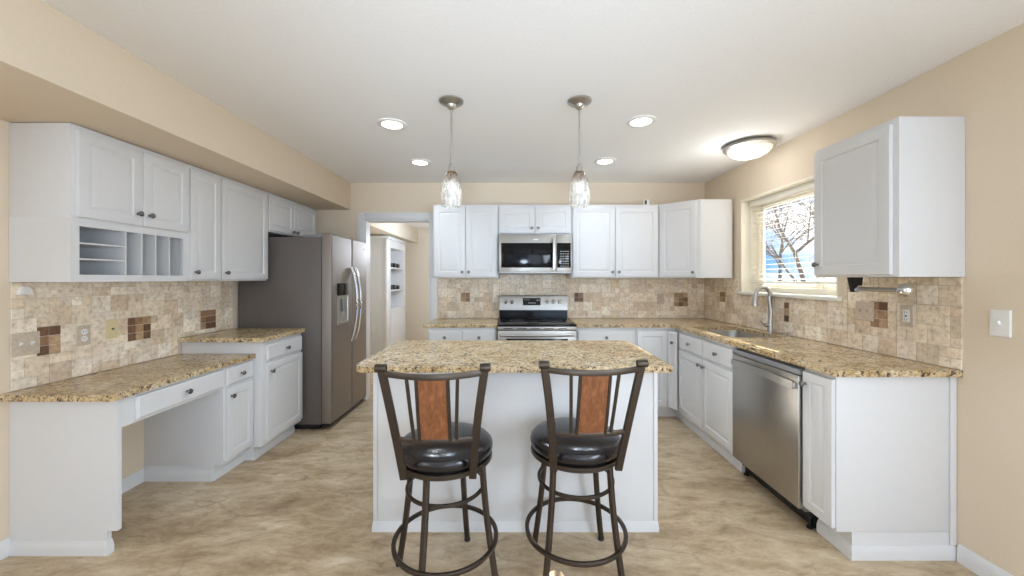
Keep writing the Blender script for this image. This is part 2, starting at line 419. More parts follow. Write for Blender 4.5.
baseboard('baseboard_desk', (LW, 1.875), (LW, 2.505))
# doorway casing
dr = bpy.data.objects.new('door_1', None); COL.objects.link(dr); dr.location = (DX0, BW, 0); ORG['door_1'] = Vector(dr.location); dr['kind'] = 'structure'
cw = .078
def casing(x0, x1, z0, z1, horiz):
    mb = MB(); mb.box(x0, x1, BW - .016, BW, z0, z1, .004)
    if horiz: mb.box(x0, x1, BW - .022, BW - .012, z1 - .03, z1, .004)
    return mb
casing(DX0 - cw, DX0, 0, DZ + cw, 0).build('casing', 'trim', dr)
casing(DX1, DX1 + cw, 0, DZ + cw, 0).build('casing', 'trim', dr)
casing(DX0, DX1, DZ, DZ + cw, 1).build('casing', 'trim', dr)
j = MB(); j.box(DX0, DX0 + .018, BW, BW + .12, 0, DZ); j.box(DX1 - .018, DX1, BW, BW + .12, 0, DZ); j.box(DX0 + .018, DX1 - .018, BW, BW + .12, DZ - .018, DZ)
j.build('jamb', 'trim', dr)

# ---- sink window
wn_ = bpy.data.objects.new('window_1', None); COL.objects.link(wn_); wn_.location = (RW + .1, (WY0 + WY1) / 2, WZ0); ORG['window_1'] = Vector(wn_.location); wn_['kind'] = 'structure'
mb = MB(); tk = .012
mb.box(RW - .002, RW + .14, WY1 - tk, WY1, WZ0, WZ1); mb.box(RW - .002, RW + .14, WY0, WY0 + tk, WZ0, WZ1); mb.box(RW - .002, RW + .14, WY0 + tk, WY1 - tk, WZ1 - tk, WZ1)
mb.build('reveal', 'cream', wn_)
MB().box(RW - .03, RW + .14, WY0 - .035, WY1 + .02, WZ0 - .022, WZ0 + .006, .006).build('sill', 'vinyl', wn_)
fx0, fx1 = RW + .14, RW + .195
a0, a1, b0, b1 = WY0 + tk, WY1 - tk, WZ0 + .006, WZ1 - tk
mb = MB(); ft = .045
mb.box(fx0, fx1, a0, a0 + ft, b0, b1, .004); mb.box(fx0, fx1, a1 - ft, a1, b0, b1, .004)
mb.box(fx0, fx1, a0 + ft, a1 - ft, b0, b0 + ft, .004); mb.box(fx0, fx1, a0 + ft, a1 - ft, b1 - ft, b1, .004)
mb.build('window_frame', 'vinyl', wn_)
ym = 2.80
def sash(y0, y1, x0, x1):
    mb = MB(); s_ = .042; z0, z1 = b0 + ft + .001, b1 - ft - .001
    mb.box(x0, x1, y0, y0 + s_, z0, z1, .003); mb.box(x0, x1, y1 - s_, y1, z0, z1, .003)
    mb.box(x0, x1, y0 + s_, y1 - s_, z0, z0 + s_ * .75, .003); mb.box(x0, x1, y0 + s_, y1 - s_, z1 - s_, z1, .003)
    o = mb.build('sash', 'vinyl', wn_)
    MB().box((x0 + x1) / 2 - .002, (x0 + x1) / 2 + .002, y0 + s_, y1 - s_, z0 + s_ * .75, z1 - s_).build('pane', 'pane', o)
sash(ym - .02, a1 - ft - .001, fx0 + .006, fx0 + .026)
sash(a0 + ft + .001, ym + .02, fx0 + .029, fx0 + .049)
# blind
bl = thing('window_blind', 'white horizontal slat blind lowered inside the window over the sink', 'blind', (RW + .075, (WY0 + WY1) / 2, WZ1 - tk))
bx = RW + .092
by0, by1 = WY0 + .022, WY1 - .022
MB().box(bx - .03, bx + .03, by0, by1, WZ1 - tk - .055, WZ1 - tk - .001, .004).build('headrail', 'slat', bl)
z = WZ1 - tk - .085; ns = 0
SL = []
while z > 1.325:
    F = lambda a, v, w_, z=z: Vector((bx + w_, a, z + v))
    mb = MB(); prof = [(-.0215, -.0022), (0, .0), (.0215, .0022), (.0215, .0034), (0, .0013), (-.0215, -.0010)]
    mb.loft([[Vector((bx + p, y, z + q)) for p, q in prof] for y in (by0, by1)])
    mb.build('slat', 'slat', bl); SL.append(z); z -= .043
MB().box(bx - .026, bx + .026, by0, by1, z + .006, z + .026, .004).build('bottom_rail', 'slat', bl)
for yy in (by0 + .12, (by0 + by1) / 2, by1 - .12):
    mb = MB()
    for dx in (-.0255, .0255): mb.cyl((bx + dx, yy, z + .02), (bx + dx, yy, WZ1 - tk - .055), .0011, seg=6)
    mb.build('ladder_cord', 'slat', bl)
MB().cyl((bx - .034, by1 - .05, 1.45), (bx - .034, by1 - .05, WZ1 - tk - .06), .0035, seg=8).build('tilt_wand', 'slat', bl)

# ================================================================== cabinets
DT = .019
def door(F, a0, a1, v0, v1, parent, knob=None, name='door', stile=.052, t=DT):
    s_ = min(stile, (a1 - a0) * .24)
    P = [(0, .001), (0, t - .004), (.0015, t - .0012), (.005, t), (s_, t), (s_ + .004, t - .0055), (s_ + .012, t - .0065), (s_ + .016, t - .0045), (s_ + .032, t - .0005), (s_ + .036, t - .0002)]
    o = MB().panel(F, a0, a1, v0, v1, P).build(name, 'cab', parent, smooth=22)
    if knob: add_knob(F, knob[0], knob[1], t, o)
    return o
def drawer(F, a0, a1, v0, v1, parent, knob='c', t=DT, name='drawer'):
    o = MB().panel(F, a0, a1, v0, v1, [(0, .001), (0, t - .008), (.002, t - .0055), (.008, t - .0025), (.010, t), (.013, t)]).build(name, 'cab', parent, smooth=22)
    if knob == 'c': add_knob(F, (a0 + a1) / 2, (v0 + v1) / 2, t, o)
    return o
def add_knob(F, a, v, w_, parent, m_='pewter', s_=1.0):
    p = F(a, v, w_); n = (F(a, v, w_ + 1) - p)
    MB().lathe([(.0075 * s_, 0), (.0065 * s_, .004), (.0055 * s_, .011), (.010 * s_, .015), (.0148 * s_, .019), (.0155 * s_, .023), (.0135 * s_, .027), (.007 * s_, .0295), (0, .030)], p, n, 16).build('knob', m_, parent)
TOE = .10
def toe(F, w, depth, parent, recess=.065, h=TOE, u0=0.0):
    mb = MB(); mb.fbox(F, u0, w, 0, h - .001, -depth, -recess)
    mb.loft([[F(a, v, -recess + q) for q, v in base_prof(.010, .055)] for a in (u0, w)])
    mb.build('toe_kick', 'cab', parent)

# ---------- wall cabinets, fridge side wall
UZ0, UZ1, UD = 1.37, 2.132, .303
def upper(label, F, w, doors, z0=UZ0, z1=UZ1, depth=UD, group='white wall cabinets', name='wall_cabinet', hi=True):
    p = thing(name, label, 'wall cabinet', F(w / 2, z0, -depth / 2), group)
    b = MB(); b.fbox(F, 0.0006, w - .0006, z0, z1, -depth, 0, .0015)
    b.build('body', 'cab', p)
    for (a0, a1, kb) in doors: door(F, a0, a1, z0 + .012, z1 - .026, p, kb)
    return p
XL = LW + .002 + UD                                    # front plane of the uppers on the fridge side wall
UZL = 1.345
y0, y1 = 1.835, 2.500
F = frame((XL, y0, 0), (0, 1, 0)); wA = y1 - y0
p = thing('wall_cabinet', 'white wall cabinet with open pigeonholes under its two doors, above the desk', 'wall cabinet', F(wA / 2, UZL, -UD / 2), 'white wall cabinets')
b = MB(); zt, zm = 1.638, 1.664
oz0, oz1, ou0, ou1 = 1.382, 1.627, .04, wA - .034
b.fbox(F, .0006, wA - .0006, zm, UZ1, -UD, 0, .0015)            # closed upper box
b.fbox(F, .0006, .018, UZL, zm, -UD, 0); b.fbox(F, wA - .018, wA - .0006, UZL, zm, -UD, 0)
b.fbox(F, .018, wA - .018, UZL, UZL + .018, -UD, 0); b.fbox(F, .018, wA - .018, UZL + .018, zm, -UD, -UD + .008)
b.fbox(F, .018, ou0, UZL + .018, zm, -.019, 0); b.fbox(F, ou1, wA - .018, UZL + .018, zm, -.019, 0)
b.fbox(F, ou0, ou1, UZL + .018, oz0, -.019, 0); b.fbox(F, ou0, ou1, oz1, zm, -.019, 0)
b.build('body', 'cab', p)
door(F, .020, wA / 2 + .012, zm + .006, UZ1 - .026, p, (wA / 2 - .020, zm + .072))
door(F, wA / 2 + .016, wA - .008, zm + .006, UZ1 - .026, p, (wA / 2 + .048, zm + .072))
us = .264
for zz in (1.462, 1.542): MB().fbox(F, ou0 - .018, us, zz - .004, zz + .004, -UD + .01, -.004).build('shelf', 'inside', p)
for uu in (us + .004, us + .095, us + .181, us + .271): MB().fbox(F, uu - .004, uu + .004, UZL + .019, oz1 + .018, -UD + .01, -.004).build('divider', 'inside', p)
F = frame((XL, 2.501, 0), (0, 1, 0))
upper('narrow single-door white wall cabinet beside the pigeonhole cabinet', F, .271, [(.006, .264, (.036, UZL + .062))], z0=UZL)
F = frame((XL, 2.773, 0), (0, 1, 0))
upper('wide single-door white wall cabinet next to the fridge', F, .525, [(.004, .519, (.034, UZL + .062))], z0=UZL)
F = frame((XL, 3.299, 0), (0, 1, 0))
upper('short white two-door wall cabinet above the fridge', F, .80, [(.01, .385, (.355, 1.82)), (.392, .795, (.42, 1.82))], z0=1.785)

# ---------- wall cabinets, back wall
YB = BW - .002 - UD
F = frame((-.828, YB, 0), (1, 0, 0))
upper('tall white two-door wall cabinet between the doorway and the microwave', F, .676, [(.010, .334, (.304, UZ0 + .062)), (.341, .666, (.372, UZ0 + .062))])
F = frame((-.150, YB, 0), (1, 0, 0))
upper('short white two-door wall cabinet above the microwave', F, .755, [(.012, .374, (.345, 1.885)), (.381, .744, (.410, 1.885))], z0=1.822)
F = frame((.607, YB, 0), (1, 0, 0))
upper('wide white two-door wall cabinet over the counter beside the microwave', F, .906, [(.012, .448, (.418, UZ0 + .062)), (.456, .895, (.486, UZ0 + .062))])
# diagonal corner cabinet
p = thing('corner_wall_cabinet', 'white diagonal corner wall cabinet with one door', 'wall cabinet', (1.9, 3.9, UZ0), 'white wall cabinets')
P0, P1 = Vector((1.515, YB, 0)), Vector((1.815, 3.60, 0))
poly = [(1.515, BW - .002), (1.515, YB), (P1.x, P1.y), (RW - .028, P1.y), (RW - .028, BW - .002)]
b = MB(); b.loft([[Vector((x, y, z)) for x, y in poly] for z in (UZ0, UZ1)]); b.build('body', 'cab', p)
F = frame(P0, P1 - P0); L = (P1 - P0).length
door(F, .012, L - .035, UZ0 + .012, UZ1 - .026, p, (L - .062, UZ0 + .055))
# wall cabinet on the window wall
F = frame((RW - .002 - UD - .012, 2.255, 0), (0, -1, 0))
upper('white single-door wall cabinet on the window wall, over the towel bar', F, .490, [(.012, .462, (.040, UZ0 + .075))], depth=UD + .012)

# ---------- base cabinets on the window wall
XF = 1.572; BD = RW - .002 - XF; BH = .890
def base(label, F, w, depth, fronts, h=BH, name='base_cabinet', group='white base cabinets', recess=.065, toe_h=TOE, sink=False):
    p = thing(name, label, 'base cabinet', F(w / 2, 0, -depth / 2), group)
    if sink:
        mb = MB(); mb.fbox(F, .0006, w - .0006, toe_h, .69, -depth, 0, .0012); mb.fbox(F, .0006, w - .0006, .69, h, -.02, 0)
        mb.fbox(F, .0006, .02, .69, h, -depth, -.02); mb.fbox(F, w - .02, w - .0006, .69, h, -depth, -.02); mb.build('body', 'cab', p)
    else: MB().fbox(F, .0006, w - .0006, toe_h, h, -depth, 0, .0012).build('body', 'cab', p)
    toe(F, w - .0006, depth, p, recess, toe_h, .0006)
    for kind, a0, a1, v0, v1, kb in fronts:
        if kind == 'door': door(F, a0, a1, v0, v1, p, kb)
        else: drawer(F, a0, a1, v0, v1, p, kb)
    return p
ye0, ye1, ye2, ye3 = 1.808, 2.005, 2.617, 3.500
F = frame((XF, ye1, 0), (0, -1, 0)); we = ye1 - ye0
p = thing('base_cabinet', 'narrow white base cabinet with blank end panel beside the dishwasher', 'base cabinet', F(we / 2, 0, -BD / 2), 'white base cabinets')
MB().fbox(F, .0006, we, .13, BH, -BD, 0, .0012).build('body', 'cab', p)
mb = MB(); mb.fbox(F, .0006, we, 0, .129, -BD, -.075)
mold(mb, [(XF + .075, ye1), (XF + .075, ye0), (RW - .001, ye0)], .012, .065)
mb.build('toe_kick', 'cab', p)
mb = MB(); mb.fbox(frame((RW - .032, ye0, 0), (1, 0, 0)), 0, .03, .071, BH, .0005, .008, .001); mb.build('end_strip', 'cab', p)
door(F, .008, we - .006, .145, BH - .022, p, (.030, BH - .085))
F = frame((XF, ye3, 0), (0, -1, 0)); ws = ye3 - ye2
base('white sink base cabinet with two false drawers above two doors', F, ws, BD,
     [('drawer', .015, ws / 2 - .006, .715, .858, 'c'), ('drawer', ws / 2 + .006, ws - .012, .715, .858, 'c'),
      ('door', .015, ws / 2 - .006, .125, .695, (ws / 2 - .035, .645)), ('door', ws / 2 + .006, ws - .012, .125, .695, (ws / 2 + .035, .645))], toe_h=.1, recess=.045, sink=True)
# ---------- base cabinets on the back wall
YF = 3.612; BDB = BW - .002 - YF
F = frame((-.828, YF, 0), (1, 0, 0))
base('white base cabinet with two drawers between the doorway and the stove', F, .672, BDB,
     [('drawer', .010, .330, .735, .858, 'c'), ('drawer', .340, .662, .735, .858, 'c'), ('door', .010, .330, .125, .715, (.30, .66)), ('door', .340, .662, .125, .715, (.37, .66))])
F = frame((.612, YF, 0), (1, 0, 0))
base('white base cabinet with one wide drawer beside the stove', F, .578, BDB,
     [('drawer', .012, .566, .735, .858, 'c'), ('door', .012, .285, .125, .715, (.255, .66)), ('door', .293, .566, .125, .715, (.32, .66))])
# corner cabinet with the two-leaf door
p = thing('corner_base_cabinet', 'white corner base cabinet with folding two-leaf door, slightly ajar', 'base cabinet', (1.7, 3.9, 0), 'white base cabinets')
poly = [(1.192, BW - .002), (1.192, YF), (1.502, YF), (1.502, ye3 + .09), (XF, ye3 + .09), (XF, ye3 + .001), (RW - .002, ye3 + .001), (RW - .002, BW - .002)]
poly = [(1.192, BW - .002), (1.192, YF), (XF, YF), (XF, ye3 + .001), (RW - .002, ye3 + .001), (RW - .002, BW - .002)]
MB().lf([[Vector((x, y, z)) for x, y in poly] for z in (.1, BH)]).build('body', 'cab', p)
pk = [(1.192, BW - .002), (1.192, YF + .065), (XF + .045, YF + .065), (XF + .045, ye3 + .001), (RW - .002, ye3 + .001), (RW - .002, BW - .002)]
MB().lf([[Vector((x, y, z)) for x, y in pk] for z in (0, .099)]).build('toe_kick', 'cab', p)
F = frame((1.192, YF - .001, 0), (1, 0, 0)); door(F, .010, .300, .125, .858, p)
F2 = frame((1.506, 3.600, 0), (.048, -.090, 0)); door(F2, .0, .102, .125, .858, p, (.060, .755), t=.015)

# ---------- desk run on the fridge side wall
XD = -1.955; XT = -1.885
yd0, yd1, yd2, yd3 = 1.838, 2.508, 2.790, 3.308
DH = .769
p = thing('built_in_desk', 'white built-in desk with end panel and one long drawer over the knee space', 'desk', (-2.23, 2.18, 0))
prof = [(LW + .002, 0), (XD - .05, 0), (XD - .05, .115), (XD, .115), (XD, DH), (LW + .002, DH)]
MB().lf([[Vector((x, y, z)) for x, z in prof] for y in (yd0, yd0 + .02)]).build('end_panel', 'cab', p)
mb = mold(MB(), [(XD - .05, yd0 + .021), (XD - .05, yd0), (LW + .002, yd0)][::-1], .013, .065)
mb.build('base_molding', 'cab', p)
F = frame((XD, yd0 + .0205, 0), (0, 1, 0)); wd_ = yd1 - yd0 - .021
mb = MB(); mb.fbox(F, 0, wd_, DH - .15, DH, -.02, 0); mb.fbox(F, 0, wd_, .65, .67, -.47, -.02); mb.build('apron', 'cab', p)
drawer(F, .062, wd_ - .012, DH - .136, DH - .016, p)
F = frame((XD, yd1, 0), (0, 1, 0)); wp = yd2 - yd1
base('low white desk pedestal cabinet with one drawer and one door', F, wp, XD - LW - .002,
     [('drawer', .016, wp - .012, DH - .138, DH - .016, 'c'), ('door', .016, wp - .012, .125, DH - .158, (.050, DH - .213))], h=DH)
G = frame((LW + .003, yd1, 0), (1, 0, 0))
pp = [o for o in bpy.data.objects if o.get('label', '').startswith('low white desk')][0]
mb = MB(); mb.loft([[G(a, v, q) for q, v in base_prof(.012, .075)] for a in (.012, XD - LW - .068)]); mb.build('base_molding', 'cab', pp)
F = frame((XT, yd2, 0), (0, 1, 0)); wt = yd3 - yd2
base('counter-height white base cabinet with a drawer and a door, beside the fridge', F, wt, XT - LW - .002,
     [('drawer', .045, wt - .008, .735, .858, 'c'), ('door', .045, wt - .008, .125, .715, (.080, .650))])

# ================================================================== countertops
def slab(name, label, outer, z0, z1, holes=(), bev=.006, cat='countertop'):
    bm = bmesh.new(); es = []
    for lp in [outer] + list(holes):
        vs = [bm.verts.new((x, y, z0)) for x, y in lp]
        es += [bm.edges.new((vs[i], vs[(i + 1) % len(vs)])) for i in range(len(vs))]
    bmesh.ops.triangle_fill(bm, use_beauty=True, use_dissolve=False, edges=es)
    r_ = bmesh.ops.extrude_face_region(bm, geom=bm.faces[:])
    for v in [g for g in r_['geom'] if isinstance(g, bmesh.types.BMVert)]: v.co.z = z1
    mb = MB(); mb.bm.free(); mb.bm = bm
    o = mb.build(name, 'granite', None, smooth=35)
    md = o.modifiers.new('edge', 'BEVEL'); md.width = bev; md.segments = 3; md.limit_method = 'ANGLE'; md.angle_limit = R(50)
    return tag(o, label, cat, 'granite countertops')
def round_corner(p, q0, q1, r, n=6):
    """points replacing corner p between neighbours q0, q1"""
    p, q0, q1 = Vector(p), Vector(q0), Vector(q1); d0 = (q0 - p).normalized(); d1 = (q1 - p).normalized()
    out = []
    c = p + d0 * r + d1 * r
    for i in range(n + 1):
        a = math.pi / 2 * i / n
        out.append(tuple(c - d1 * r * math.cos(a) - d0 * r * math.sin(a)))
    return out
SZ0, SZ1 = .891, .922
sink_hole = rr(1.835, 3.10, .41, .64, .06)
xs, ys_ = 1.540, 3.585
outer = [(.615, ys_), *round_corner((xs, ys_), (xs - 1, ys_), (xs, ys_ - 1), .03, 5), *round_corner((xs, 1.776), (xs, 3), (2.1, 1.776), .012, 4), (RW - .001, 1.776), (RW - .001, BW - .008), (.615, BW - .008)]
slab('countertop', 'gold granite countertop with the sink, running around the corner beside the stove', outer, SZ0, SZ1, [sink_hole])
slab('countertop', 'short gold granite countertop between doorway and stove', [(-.865, ys_), (-.153, ys_), (-.153, BW - .008), (-.865, BW - .008)], SZ0, SZ1)
slab('countertop', 'low gold granite desk countertop under the pigeonhole cabinet', [(LW + .001, 1.785), *round_corner((-1.927, 1.785), (-2.4, 1.785), (-1.927, 2.5), .012, 4), (-1.927, 2.788), (LW + .001, 2.788)], DH + .001, DH + .032)
slab('countertop', 'small gold granite countertop beside the fridge', [(LW + .008, 2.752), *round_corner((-1.853, 2.752), (-2.4, 2.752), (-1.853, 3.5), .012, 4), (-1.853, 3.312), (LW + .008, 3.312)], SZ0, SZ1)

# ================================================================== island
p = thing('kitchen_island', 'white kitchen island base behind the two stools', 'kitchen island', (0.01, 2.3, 0))
ix0, ix1, iy0, iy1 = -.752, .778, 2.005, 2.60
MB().box(ix0, ix1, iy0, iy1, .0, SZ0 - .001, .002).build('body', 'cab', p)
F = frame((ix0, iy0, 0), (1, 0, 0)); wi = ix1 - ix0
for a in (0, wi - .022): MB().fbox(F, a, a + .022, .058, SZ0 - .002, .0003, .005, .001).build('corner_trim', 'cab', p)
mold(MB(), [(ix0, iy1), (ix0, iy0), (ix1, iy0), (ix1, iy1)], .007, .055).build('base_molding', 'cab', p)
G = frame((ix1, iy1, 0), (-1, 0, 0))
for k in range(3):
    a = .02 + k * .50; door(G, a, a + .485, .10, .70, p, (a + .44, .64)); drawer(G, a, a + .485, .72, .86, p)
X0, X1, Y0, Y1 = -.808, .808, 1.858, 2.655
slab('countertop', 'gold granite island countertop with rounded corners', [*round_corner((X0, Y0), (X0, 9), (9, Y0), .075), *round_corner((X1, Y0), (-9, Y0), (X1, 9), .03), *round_corner((X1, Y1), (X1, -9), (-9, Y1), .03), *round_corner((X0, Y1), (9, Y1), (X0, -9), .075)], SZ0, SZ1)

# ================================================================== backsplash
TC = [(0.739, 0.65, 0.526), (0.784, 0.707, 0.597), (0.694, 0.593, 0.468), (0.773, 0.695, 0.597), (0.65, 0.536, 0.409), (0.818, 0.752, 0.655), (0.728, 0.627, 0.503), (0.773, 0.684, 0.562)]
AC = [(0.19, 0.105, 0.060), (0.14, 0.075, 0.042), (0.30, 0.18, 0.10), (0.46, 0.32, 0.20), (0.38, 0.25, 0.14)]
def tiles(name, label, F, areas, accents, seed, g=.0508, dense=.0):
    """areas = (u0,u1,v0,v1) rectangles; accents = (u, v, cols, rows) centres of dark insets"""
    rng = random.Random(seed); bm = bmesh.new()
    lay = bm.loops.layers.float_color.new('tint'); mb = MB(); mb.bm.free(); mb.bm = bm
    U0 = min(a[0] for a in areas); V0 = min(a[2] for a in areas)
    U1 = max(a[1] for a in areas); V1 = max(a[3] for a in areas)
    nu = int((U1 - U0) / g) + 1; nv = int((V1 - V0) / g) + 1
    used = {}; T = []
    for u, v, cc, rw in accents:
        i0 = round((u - U0) / g - cc / 2); j0 = round((v - V0) / g - rw / 2)
        for i in range(cc):
            for j_ in range(rw): used[(i0 + i, j0 + j_)] = 1; T.append((i0 + i, j0 + j_, 1, 1, rng.choice(AC)))
    for j_ in range(nv):
        for i in range(nu):
            if (i, j_) in used: continue
            for (a, b_) in rng.choices([(2, 2), (1, 1), (2, 1), (1, 2), (3, 2)], [8, 4.5, 1.4, 1.4, .5], k=3) + [(1, 1)]:
                cells = [(i + x, j_ + y) for x in range(a) for y in range(b_)]
                if all(c_ not in used and c_[0] < nu and c_[1] < nv for c_ in cells):
                    for c_ in cells: used[c_] = 1
                    cb = rng.choice(TC); k = rng.uniform(.93, 1.08)
                    T.append((i, j_, a, b_, tuple(min(1, q * k) for q in cb))); break
    gr = .0016
    for i, j_, a, b_, colr in T:
        for (u0, u1, v0, v1) in areas:
            x0, x1 = max(u0, U0 + i * g) + gr, min(u1, U0 + (i + a) * g) - gr
            z0, z1 = max(v0, V0 + j_ * g) + gr, min(v1, V0 + (j_ + b_) * g) - gr
            if x1 - x0 < .003 or z1 - z0 < .003: continue
            f = mb.loft([[F(x0, z0, w_), F(x1, z0, w_), F(x1, z1, w_), F(x0, z1, w_)] for w_ in (.002, .0065)] + [[F(x0 + .001, z0 + .001, .0075), F(x1 - .001, z0 + .001, .0075), F(x1 - .001, z1 - .001, .0075), F(x0 + .001, z1 - .001, .0075)]], cap0=False)
            for q in f:
                for lp in q.loops: lp[lay] = (*colr, 1)
    for (u0, u1, v0, v1) in areas: mb.fbox(F, u0, u1, v0, v1, .0004, .004, mi=1)
    o = mb.build(name, ['tile', 'grout'], None, smooth=0)
    return tag(o, label, 'backsplash', 'travertine backsplashes')
F = frame((LW, 1.84, 0), (0, 1, 0))
tiles('backsplash', 'travertine tile backsplash on the wall above the desk', F, [(0, .92, DH + .034, UZL - .001), (.92, 1.455, SZ1 + .001, UZL - .001)],
      [(.16, 1.023, 2, 3), (.655, 1.023, 3, 3), (1.19, 1.023, 3, 3)], 4)
F = frame((-.838, BW, 0), (1, 0, 0)); XO = -.838
tiles('backsplash', 'travertine tile backsplash on the back wall behind the stove', F, [(0, .686, SZ1 + .001, UZ0 - .001), (.686, 1.444, .80, UZ0 + .045), (1.444, RW - XO - .009, SZ1 + .001, UZ0 - .001)],
      [(-.54 - XO, 1.15, 2, 2), (.72 - XO, 1.155, 2, 2), (1.89 - XO, 1.155, 3, 3)], 9)
F = frame((RW, BW - .009, 0), (0, -1, 0)); YO = BW - .009
tiles('backsplash', 'travertine tile backsplash on the window wall above the sink', F, [(0, YO - (WY1 + .022), SZ1 + .001, UZ0 - .001), (YO - WY1 - .022, YO - (WY0 - .04), SZ1 + .001, WZ0 - .024), (YO - (WY0 - .04), YO - 1.775, SZ1 + .001, UZ0 - .001), (YO - 1.80, YO - 1.772, UZ0 - .001, UZ0 + .02), (YO - 3.56, YO - WY1 - .022, UZ0 - .001, UZ0 + .05)],
      [(YO - 3.83, 1.17, 2, 2), (YO - 2.93, 1.10, 1, 3), (YO - 2.155, 1.135, 2, 3)], 12)

# ================================================================== sink, faucet, soap pump
p = thing('kitchen_sink', 'stainless undermount sink set into the granite below the window', 'sink', (1.845, 3.10, .70))
L_ = lambda w_, h_, r_, z_: [Vector((x, y, z_)) for x, y in rr(1.835, 3.10, w_, h_, r_)]
MB().lf([L_(.436, .668, .07, .889), L_(.416, .646, .062, .889), L_(.406, .636, .06, .880), L_(.392, .622, .07, .74), L_(.35, .58, .06, .712), L_(.06, .06, .029, .706)], cap0=False).build('basin', 'ss', p)
MB().lathe([(.045, .708), (.042, .712), (.020, .7105), (0, .710)], (1.835, 3.10, 0), seg=20, cap0=False).build('drain', 'chrome', p)
p = thing('kitchen_faucet', 'brushed nickel gooseneck faucet standing behind the sink', 'faucet', (2.075, 3.06, SZ1))
fx, fy = 2.078, 3.005
MB().lathe([(.026, .917), (.026, .923), (.020, .930), (.0185, 1.02), (.015, 1.03), (0, 1.03)], (fx, fy, 0)).build('base', 'nickel', p)
pts = [(fx, fy, 1.0), (fx, fy, 1.10), (fx, fy, 1.222)]
for k in range(1, 11):
    a = math.pi * k / 10 * .94; pts.append((fx - .062 + .062 * math.cos(a), fy - .01 * k / 10, 1.222 + .075 * math.sin(a)))
MB().tube(pts, .0160, 12).build('spout', 'nickel', p)
e = Vector(pts[-1])
MB().lathe([(.0165, 0), (.0175, .01), (.021, .07), (.024, .095), (.023, .10), (0, .099)], e + Vector((0, 0, .004)), (-.12, -.02, -1), 16).build('spray_head', 'nickel', p)
mb = MB(); mb.cyl((fx, fy, .985), (fx - .045, fy + .004, .99), .016, .015); mb.tube([(fx - .045, fy + .004, .99), (fx - .055, fy + .0045, .995), (fx - .075, fy + .006, 1.02)], [.008, .007, .005], 8); mb.build('handle', 'nickel', p)
p = thing('soap_dispenser', 'small brushed nickel soap pump beside the faucet', 'soap dispenser', (2.075, 2.80, SZ1))
MB().lathe([(.018, .917), (.018, .922), (.0125, .926), (.0125, .952), (.014, .958), (.013, .964), (0, .966)], (2.075, 2.80, 0), seg=16).build('body', 'nickel', p)
MB().tube([(2.07, 2.80, .955), (2.04, 2.802, .960), (2.012, 2.804, .953)], [.006, .0055, .0045], 8).build('spout', 'nickel', p)

# ================================================================== dishwasher
p = thing('dishwasher', 'stainless steel dishwasher with a curved bar handle', 'dishwasher', (1.85, 2.316, 0))
F = frame((1.576, 2.614, 0), (0, -1, 0)); wq = .606
MB().fbox(F, .004, wq - .004, .10, .876, -.565, -.004).build('tub', 'grey', p)
MB().fbox(F, 0, wq, .118, .838, 0, .036, .006).build('door', 'ssdw', p)
MB().fbox(F, 0, wq, .840, .872, -.003, .032, .004).build('control_strip', 'grey', p)
hp = []
for k in range(13):
    s_ = k / 12; a = .022 + s_ * (wq - .044); hp.append(F(a, .782 + .012 * math.sin(math.pi * s_), .048 + .020 * math.sin(math.pi * s_) ** .5))
ho = MB().tube(hp, .0, sect=[(.006, .021), (-.006, .021), (-.011, .010), (-.011, -.010), (-.006, -.021), (.006, -.021)]).build('handle', 'nickel', p)
mb = MB()
for a in (.022, wq - .022): mb.fbox(F, a - .012, a + .012, .766, .798, .0355, .052, .003)
mb.build('handle_mount', 'ss', p)
mb = MB(); mb.fbox(F, .006, wq - .004, .012, .098, -.09, -.055); mb.fbox(F, .006, wq - .01, .06, .1, -.055, -.03, .004)
mb.build('toe_panel', 'black', p)
for a in (.03, wq - .025): MB().lathe([(.016, 0), (.016, .008), (.007, .012), (.007, .06), (0, .06)], F(a, 0, -.045), seg=12).build('foot', 'black', p)

# ================================================================== stove
p = thing('kitchen_stove', 'stainless electric stove with black glass cooktop and raised control panel', 'stove', (.228, 3.87, 0))
sx0, sx1, sy = -.149, .606, 3.575
F = frame((sx0, sy, 0), (1, 0, 0)); w_s = sx1 - sx0
MB().fbox(F, 0, w_s, .10, .905, -(BW - .025 - sy), 0).build('body', 'ss', p)
mb = MB(); mb.fbox(F, .02, w_s - .02, 0, .0995, -.5, -.06); mb.build('plinth', 'black', p)
MB().fbox(F, -.001 + .002, w_s - .001, .906, .924, -.535, .022, .005).build('cooktop', 'blackglass', p)
mb = MB()
for (cx, cy, r_) in ((.19, -.14, .10), (.57, -.14, .085), (.19, -.40, .075), (.57, -.40, .10)):
    c0 = F(cx, .9246, cy); ring = [c0 + Vector((r_ * math.cos(2 * math.pi * i / 40), r_ * math.sin(2 * math.pi * i / 40), 0)) for i in range(40)]
    mb.tube(ring, .0, closed=True, sect=[(.002, 0), (0, .0006), (-.002, 0), (0, -.0003)])
mb.build('burner_ring', 'grey', p)
d_ = MB().fbox(F, .004, w_s - .004, .30, .868, .001, .036, .005).build('oven_door', 'ss', p)
MB().fbox(F, .085, w_s - .085, .42, .792, .034, .0375, .003).build('window', 'blackglass', d_)
MB().fbox(F, .004, w_s - .004, .11, .292, .001, .034, .005).build('drawer', 'ss', p)
MB().fbox(F, .0, w_s, .872, .904, .001, .030, .003).build('vent_trim', 'ss', p)
vm = MB()
for k in range(5): vm.fbox(F, .06 + k * .13, .06 + k * .13 + .085, .884, .891, .0295, .0305)
vm.build('vent_slot', 'black', p)
hp = [F(.03 + (w_s - .06) * k / 14, .828, .058 + .022 * math.sin(math.pi * k / 14) ** .6) for k in range(15)]
h_ = MB().tube(hp, .0125, 10).build('handle', 'ss', d_)
mb = MB()
